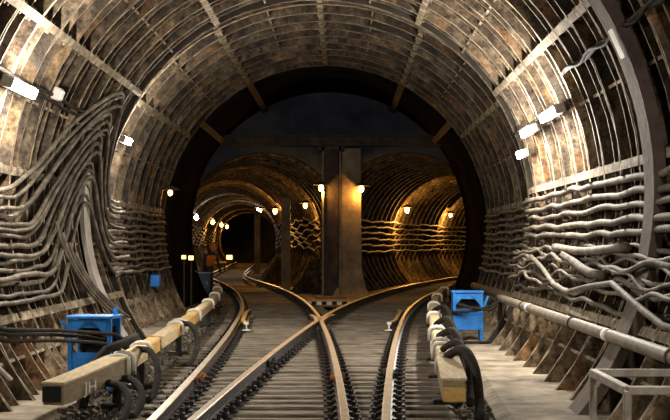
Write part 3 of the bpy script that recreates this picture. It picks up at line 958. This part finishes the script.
mb = MB(); mb.bar((.24, -.1, .5), (.34, -.12, .76), .05, .04); mb.build('side_arm', 'blue', s2)
# black machinery coiled inside stands
def coil(loc, lab, r=.13):
    root = empty('cable_coil', loc, label=lab, cat='coil', group='black coils in stands')
    for k in range(4):
        pts = []
        ph = random.uniform(0, 6)
        for q in range(17):
            a = 2 * PI * q / 16
            pts.append((r * math.cos(a) * (1 + .12 * math.sin(3 * a + ph)), -.06 + .04 * k, r + r * math.sin(a) * (1 - .1 * k)))
        mb = MB(); mb.tube(pts, .022, 6); mb.build('loop', 'cable_dark', root, True)
    mb = MB(); mb.box((0, 0, .05), (.2, .18, .1), 0, None, .02); mb.build('clamp_block', 'iron', root)
coil((-2.80, 16.35, ZF + .37), 'black coiled cable inside the left blue stand')
coil((2.08, 24.3, ZF + .37), 'black coiled cable inside the right blue stand', .1)
# heavy dark cables into the left stand and between right stand and pipe
for i in range(3):
    z0 = (.62, .56, .66)[i]
    pts = [(-3.05 - .02 * i, 11.5, z0 + .16), (-3.0, 13.0, z0 + .0), (-2.92 + .03 * i, 14.6, z0 - .1), (-2.78 + .05 * i, 15.8, z0 - .2), (-2.62 + .04 * i, 16.25, z0 - .28 + .02 * i), (-2.45, 16.6, .22 + .03 * i), (-2.35, 17.2, .1)]
    cable(pts, .02, 'cable_dark', ('lowest', 'middle', 'upper')[(1, 0, 2)[i]] + ' of three black cables sagging into the left blue stand', 'black cables into left stand')
cable([(2.62, 23.7, .52), (2.45, 23.95, .40), (2.2, 24.0, .33), (1.95, 24.05, .3), (1.8, 24.1, .29)], .028, 'cable_dark', 'black cable between the pipe end and right blue stand', 'black cables at right stand')
cable([(2.63, 23.75, .48), (2.4, 23.9, .34), (2.1, 24.0, .38), (1.9, 24.05, .44)], .022, 'cable_dark', 'thinner black cable crossing the right blue stand', 'black cables at right stand')
cable([(1.75, 23.2, ZF + .05), (2.0, 23.1, ZF + .06), (2.3, 23.3, ZF + .05), (2.6, 23.4, ZF + .06)], .025, 'cable_dark', 'short black cable lying on the right walkway before the blue stand', 'black cables at right stand')

# ------------------------------------------------------------------ contact rails with timber covers
CV = [(u * .82, z * .8) for u, z in [(-.10, -.10), (-.10, .07), (-.075, .10), (.075, .10), (.10, .07), (.10, -.10), (.075, -.10), (.075, .05), (-.075, .05), (-.075, -.10)]]
def contact(fn, z, d0, covers, brs, lab, ramp, dend):
    root = empty('contact_rail', (fn(d0), d0, ZF), label=lab, cat='contact rail', group='covered contact rails')
    mb = MB(); mb.sweep([(-.04, -.03), (-.04, .03), (.04, .03), (.04, -.03)], [(fn(d), d, z - .02) for d in [d0 + .3 + .5 * i for i in range(int((dend - d0) / .5))]], 0)
    build_in(root, mb, 'rail', 'rail_web')
    for a, b, m in covers:
        n = max(2, int((b - a) / .4))
        mb = MB(); mb.sweep(CV, [(fn(a + (b - a) * k / n), a + (b - a) * k / n, z) for k in range(n + 1)], 0)
        build_in(root, mb, 'cover_board', m)
    for d in brs:
        mb = MB()
        pts = [(fn(d) + u, d, z + h) for u, h in ((-.105, -.08), (-.105, .06), (-.075, .095), (0, .105), (.075, .095), (.105, .06), (.105, -.08))]
        mb.tube(pts, .026, 6); br = build_in(root, mb, 'hoop', 'white', True, label='white insulator hoop')
    for d in brs[::2]:
        mb = MB(); mb.box((fn(d), d, (z - .12 + ZF) / 2 - .01), (.09, .1, z - .1 - ZF), 0, None, .01); build_in(root, mb, 'support', 'iron')
        mb = MB(); mb.box((fn(d), d, ZF + .03), (.3, .2, .06), 0, None, .01); build_in(root, mb, 'foot', 'iron')
    return root
fnL = lambda d: L_l(d) - .62
fnR = lambda d: R_r(d) + .60
ZC = .22
cvL = [(14.45, 16.4, 'wood_pale'), (16.45, 17.6, 'wood_yellow'), (17.9, 20.0, 'wood_pale'), (20.05, 24.2, 'wood_yellow'), (24.3, 28.6, 'wood_pale'), (28.7, 33, 'wood_pale'), (33.1, 37.5, 'wood_pale'), (37.6, 42, 'wood_pale')]
rootL = contact(fnL, ZC, 14.2, cvL, [14.35, 14.75, 16.3, 20.6, 21.2, 24.4, 29.0, 33.0, 37.5], 'left contact rail under pale timber covers with white hoops', True, 43)
# sloping near end with its painted letters
mb = MB()
pr = [(-.10, -.10), (-.10, .085), (.10, .085), (.10, -.10)]
pts = [(fnL(13.0) - .38, 12.95, ZC - .13), (fnL(13.4) - .27, 13.3, ZC - .10), (fnL(13.9) - .11, 13.9, ZC - .04), (fnL(14.4), 14.4, ZC)]
mb.sweep(pr, pts, 0)
ramp = build_in(rootL, mb, 'end_ramp', 'wood_olive')
mb = MB(); mb.sweep([(-.12, .085), (-.12, .105), (.11, .105), (.11, .085)], pts, 0); build_in(rootL, mb, 'ramp_top_board', 'wood_pale')
mb = MB(); q = Vector(pts[0]); mb.box((q.x, q.y - .012, q.z), (.19, .02, .14)); build_in(rootL, mb, 'ramp_mouth', 'black')
def text_on(parent, body, loc, size, rot, m):
    cu = bpy.data.curves.new('painted_letters', 'FONT'); cu.body = body; cu.size = size; cu.extrude = .001
    t = bpy.data.objects.new('tmp', cu); COL.objects.link(t)
    bpy.context.view_layer.update()
    me = bpy.data.meshes.new_from_object(t.evaluated_get(bpy.context.evaluated_depsgraph_get()))
    bpy.data.objects.remove(t)
    me.materials.clear(); me.materials.append(M[m])
    o = link('painted_letters', me, parent, label='white painted letters')
    o.location = Vector(loc) - parent.location; o.rotation_euler = rot; o.scale = (1.9, 1, 1)
a_, b_ = Vector(pts[1]), Vector(pts[2])
dv = (b_ - a_).normalized()
yaw = math.atan2(dv.y, dv.x)
nrm = Vector((dv.y, -dv.x, 0)).normalized()
pos = a_ + dv * .02 + nrm * .114 + Vector((0, 0, -.065))
text_on(rootL, 'JH', pos, .15, (PI / 2, 0, yaw), 'white')
cvR = [(14.6, 17.0, 'wood_pale'), (17.2, 19.6, 'wood_pale'), (19.8, 23.6, 'wood_pale'), (23.9, 28, 'wood_pale'), (28.2, 33, 'wood_pale'), (33.2, 38, 'wood_yellow'), (38.2, 43, 'wood_yellow')]
rootR = contact(fnR, ZC - .03, 12.8, cvR, [14.7, 16.6, 17.4, 19.8, 20.0, 24.2, 28.4, 33.2, 38.2], 'right contact rail under pale timber covers with white hoops', True, 44)
mb = MB(); mb.sweep(pr, [(fnR(12.9), 12.9, ZC - .09), (fnR(13.7), 13.7, ZC - .05), (fnR(14.6), 14.6, ZC - .03)], 0); build_in(rootR, mb, 'end_ramp', 'wood_olive')
mb = MB(); mb.box((fnR(12.9), 12.88, ZC - .13), (.2, .05, .13), 0, None, .01); build_in(rootR, mb, 'end_block', 'wood_yellow')
mb = MB(); mb.sweep([(-.115, .085), (-.115, .105), (.115, .105), (.115, .085)], [(fnR(12.9), 12.9, ZC - .09), (fnR(13.7), 13.7, ZC - .05), (fnR(14.6), 14.6, ZC - .03)], 0); build_in(rootR, mb, 'ramp_top_board', 'wood_pale')
# feeder loops
def loop(x, d, z, dx, dd, lab, r=.035, h=.14):
    pts = []
    for k in range(17):
        u = k / 16
        a = PI * u
        pts.append((x + dx * math.sin(a * .5) ** 1.2 * (1 if u < .6 else 1 - .35 * (u - .6) / .4), d + dd * u, z + h * math.sin(a * .9) - (z - ZF - .03) * smooth01((u - .3) / .7)))
    cable(pts, r, 'cable_dark', lab, 'black feeder loops at contact rails', 'feeder_cable', 8)
loop(fnR(14.5), 14.6, .30, .25, -1.7, 'fattest black feeder loop round the near end of right contact rail', .045)
loop(fnR(15.2), 15.6, .30, .24, -1.5, 'black feeder loop just inside the fattest one, right side', .038)
loop(fnR(17.5), 17.8, .29, .26, -1.5, 'black feeder loop at second hoop of right contact rail', .045)
loop(fnR(20.5), 20.6, .29, .26, -1.5, 'black feeder loop at third hoop of right contact rail', .04)
loop(fnR(24.5), 24.6, .29, .28, -1.6, 'black feeder loop at farther hoop of right contact rail', .04)
loop(fnL(13.5) - .05, 13.9, .10, .40, -1.1, 'black feeder cable curling down under the left ramp end', .036, .02)
loop(fnL(14.2), 14.4, .10, .42, -1.1, 'second black feeder cable curling down under the left ramp', .036, .02)
loop(fnL(15.2), 15.9, .28, .4, -1.2, 'black feeder cable hanging under the first left cover', .034, .02)
loop(fnL(20.5), 21.2, .28, .5, -2.2, 'black feeder cable hanging under the farther left cover', .04, .02)
cable([(fnL(14.0) - .32, 14.2, ZF + .03), (fnL(14.2) - .28, 14.4, .2), (fnL(14.4) - .15, 14.6, .37), (fnL(14.6), 14.8, .42), (fnL(15.2) + .0, 15.4, .42), (fnL(15.8) - .03, 16.0, .41)], .045, 'cable_dark', 'black cable arching over the left cover beside blue stand', 'black feeder loops at contact rails', 'feeder_cable')
mb = MB(); mb.box((fnL(17) - .42, 17.6, ZF + .38), (.3, 1.5, .05), 0, None, .008)
pb = mb.build('yellow_plank', 'wood_yellow', label='yellow plank behind the left contact rail cover', cat='plank')
for y in (-.5, .5):
    mb = MB(); mb.box((0, y, -.15), (.24, .08, .36)); mb.build('trestle_leg', 'wood_olive', pb)

mb = MB(); mb.bar(PA(209.5, 3.40, 14.0), PA(213.2, 3.40, 14.25), .05, .03, 0, .005)
mb.build('white_stick', 'white', label='short white stick leaning on the lower left wall', cat='stick')

# ------------------------------------------------------------------ far equipment
def cabinet(loc, wd, dp, h, leg, lab, m):
    root = empty('blue_cabinet', loc, label=lab, cat='cabinet')
    mb = MB(); mb.box((0, 0, leg + h / 2), (wd, dp, h), 0, None, .015); mb.build('body', m, root)
    mb = MB(); mb.box((0, -dp / 2 - .01, leg + h / 2), (wd - .06, .02, h - .06), 0, None, .005); mb.build('door', m, root)
    mb = MB(); mb.box((wd * .32, -dp / 2 - .03, leg + h * .5), (.025, .03, .1)); mb.build('handle', 'grey_metal', root)
    mb = MB(); mb.box((0, 0, leg + h + .015), (wd + .05, dp + .05, .03)); mb.build('roof', 'grey_metal', root)
    if leg > .02:
        for sx in (-1, 1):
            for sy in (-1, 1):
                mb = MB(); mb.box((sx * (wd / 2 - .03), sy * (dp / 2 - .03), leg / 2), (.04, .04, leg)); mb.build('leg', 'steel_dark', root)
cabinet((-4.2, 43.4, ZF), .44, .32, .56, .2, 'dull blue cabinet on legs beside the left track', 'blue_dull')
root = empty('blue_box', PA(198.3, RB - .12, 31, ZB), label='small blue box hung on the far left wall', cat='box')
mb = MB(); mb.box((.0, 0, 0), (.2, .3, .26), 0, None, .015); mb.build('body', 'blue', root)
mb = MB(); mb.box((.02, -.16, 0), (.15, .02, .2)); mb.build('lid', 'blue', root)
mb = MB(); mb.box((-.16, 0, 0), (.2, .05, .05)); mb.build('bracket', 'steel_dark', root)
def lit_box(loc, lab, sz=.2):
    root = empty('signal_box', loc, label=lab, cat='signal light', group='small lit boxes far left')
    mb = MB(); mb.box((0, 0, 0), (sz, .12, sz), 0, None, .01); mb.build('case', 'steel_dark', root)
    mb = MB(); mb.box((0, -.07, 0), (sz * .8, .02, sz * .7)); mb.build('lens', 'yellow_lit', root)
    mb = MB(); mb.box((0, 0, (ZF - loc[2]) / 2), (.04, .04, abs(ZF - loc[2]))); mb.build('post', 'steel_dark', root)
lit_box((-4.0, 36.5, 1.1), 'small yellow lit box beside dark wall, left of its twin', .13)
lit_box((-3.82, 36.5, 1.08), 'small yellow lit box nearer the worker', .15)
root = empty('work_lantern', (-8.1, 104, ZF), label='blue work lantern with yellow light beside the left track', cat='lantern')
mb = MB(); mb.box((.1, 0, .6), (.35, .25, .35), 0, None, .03); mb.build('body', 'blue', root)
mb = MB(); mb.box((-.04, -.14, .68), (.4, .04, .3), 0, None, .01); mb.build('lens', 'yellow_lit', root)
for a in (0, 2.1, 4.2):
    mb = MB(); mb.bar((0, 0, .66), (.25 * math.cos(a), .25 * math.sin(a), 0), .03, .03); mb.build('leg', 'steel_dark', root)
mb = MB()
root = empty('low_table', (-7.6, 83, ZF), label='low yellow board on trestles far behind the worker', cat='board')
mb.box((.25, 2, .55), (1.0, .4, .12), 0, None, .02); mb.build('board', 'wood_yellow', root)
for x in (-.15, .65):
    mb = MB(); mb.box((x, 2, .25), (.06, .3, .5)); mb.build('trestle_leg', 'steel_dark', root)
# sloping wooden handrail leading along the left wall
mb = MB(); mb.bar((-4.6, 36.5, .55), (-4.35, 42.9, .62), .06, .06); root = mb.build('hand_rail', 'wood_olive', label='low wooden handrail along the dark left wall', cat='railing')
for y in (-2.6, 0, 2.6):
    mb = MB(); mb.box((y * .04, y, -.36), (.05, .05, .85)); mb.build('post', 'wood_olive', root)

# ------------------------------------------------------------------ worker
def skin_mesh(name, verts, edges, radii, m, sub=2, root=0):
    me = bpy.data.meshes.new(name)
    me.from_pydata(verts, edges, [])
    o = bpy.data.objects.new('tmp', me); COL.objects.link(o)
    o.modifiers.new('s', 'SKIN'); sv = me.skin_vertices[0].data
    for i, r in enumerate(radii):
        sv[i].radius = (r, r) if not isinstance(r, tuple) else r
        sv[i].use_root = (i == root)
    o.modifiers.new('u', 'SUBSURF').levels = sub
    bpy.context.view_layer.update()
    out = bpy.data.meshes.new_from_object(o.evaluated_get(bpy.context.evaluated_depsgraph_get()))
    bpy.data.objects.remove(o)
    out.materials.clear(); out.materials.append(M[m])
    out.polygons.foreach_set('use_smooth', [True] * len(out.polygons))
    return out
person = empty('person', (-4.35, 46.6, ZF), .5, label='worker in orange vest stooping behind the blue cabinet', cat='person')
V = [(0, 0, .88), (0, -.10, 1.08), (0, -.26, 1.27), (0, -.34, 1.36), (0, -.40, 1.44)]
Eg = [(0, 1), (1, 2), (2, 3), (3, 4)]
Rd = [(.15, .12), (.145, .11), (.16, .11), .055, .05]
def chain(start, pts, rs):
    p = start
    for q, r in zip(pts, rs):
        V.append(q); Rd.append(r); Eg.append((p, len(V) - 1)); p = len(V) - 1
    return p
for s_ in (-1, 1):
    chain(0, [(s_ * .10, 0, .82), (s_ * .12, -.03, .46), (s_ * .13, .03, .09), (s_ * .13, -.02, .045), (s_ * .14, -.14, .035)], [.095, .062, .045, .045, .04])
    h = chain(2, [(s_ * .19, -.27, 1.26), (s_ * .25, -.32, .98), (s_ * .20, -.50, .82), (s_ * .19, -.54, .79), (s_ * .19, -.58, .76)], [.065, .045, .034, .028, .034])
    for k in range(4):
        chain(h, [(s_ * .19 + (k - 1.5) * .02, -.63, .74 - .003 * k), (s_ * .19 + (k - 1.5) * .021, -.655, .715 - .004 * abs(k - 1.5))], [.009, .008])
    chain(h, [(s_ * .19 - s_ * .045, -.59, .745), (s_ * .19 - s_ * .05, -.62, .725)], [.010, .009])
link('body', skin_mesh('body', V, Eg, Rd, 'navy'), person)
bm = bmesh.new(); bmesh.ops.create_uvsphere(bm, u_segments=16, v_segments=12, radius=.11)
for v in bm.verts:
    v.co.z *= 1.2; v.co.x *= .88
    if v.co.y < -.05 and abs(v.co.x) < .03 and -.04 < v.co.z < .02: v.co.y -= .025
    if v.co.z < -.05: v.co.x *= .85
me = bpy.data.meshes.new('head'); bm.to_mesh(me); bm.free(); me.materials.append(M['skin_tone'])
hd = link('head', me, person); hd.location = (0, -.44, 1.50); hd.rotation_euler = (.35, 0, 0)
mb = MB()
for s_ in (-1, 1): mb.box((s_ * .035, -.098, .01), (.025, .012, .012)); mb.box((s_ * .098, 0, -.01), (.02, .04, .06))
mb.build('face_detail', 'navy', hd)
bm = bmesh.new(); bmesh.ops.create_uvsphere(bm, u_segments=16, v_segments=10, radius=.135)
bmesh.ops.delete(bm, geom=[v for v in bm.verts if v.co.z < -.01], context='VERTS')
for v in bm.verts:
    if v.co.z < .02: v.co.x *= 1.12; v.co.y *= 1.2
me = bpy.data.meshes.new('helmet'); bm.to_mesh(me); bm.free(); me.materials.append(M['orange'])
hm = link('helmet', me, person); hm.location = (0, -.44, 1.53); hm.rotation_euler = (.35, 0, 0)
link('vest', skin_mesh('vest', [(0, 0, .90), (0, -.10, 1.08), (0, -.27, 1.28), (-.17, -.28, 1.27), (.17, -.28, 1.27)], [(0, 1), (1, 2), (2, 3), (2, 4)], [(.18, .15), (.18, .145), (.18, .14), .085, .085], 'orange'), person)
mb = MB(); mb.tube([(.185 * math.cos(a), -.11 + .155 * math.sin(a), 1.07 - .05 * math.sin(a)) for a in [2 * PI * k / 20 for k in range(21)]], .02, 6); mb.build('reflective_band', 'white', person)
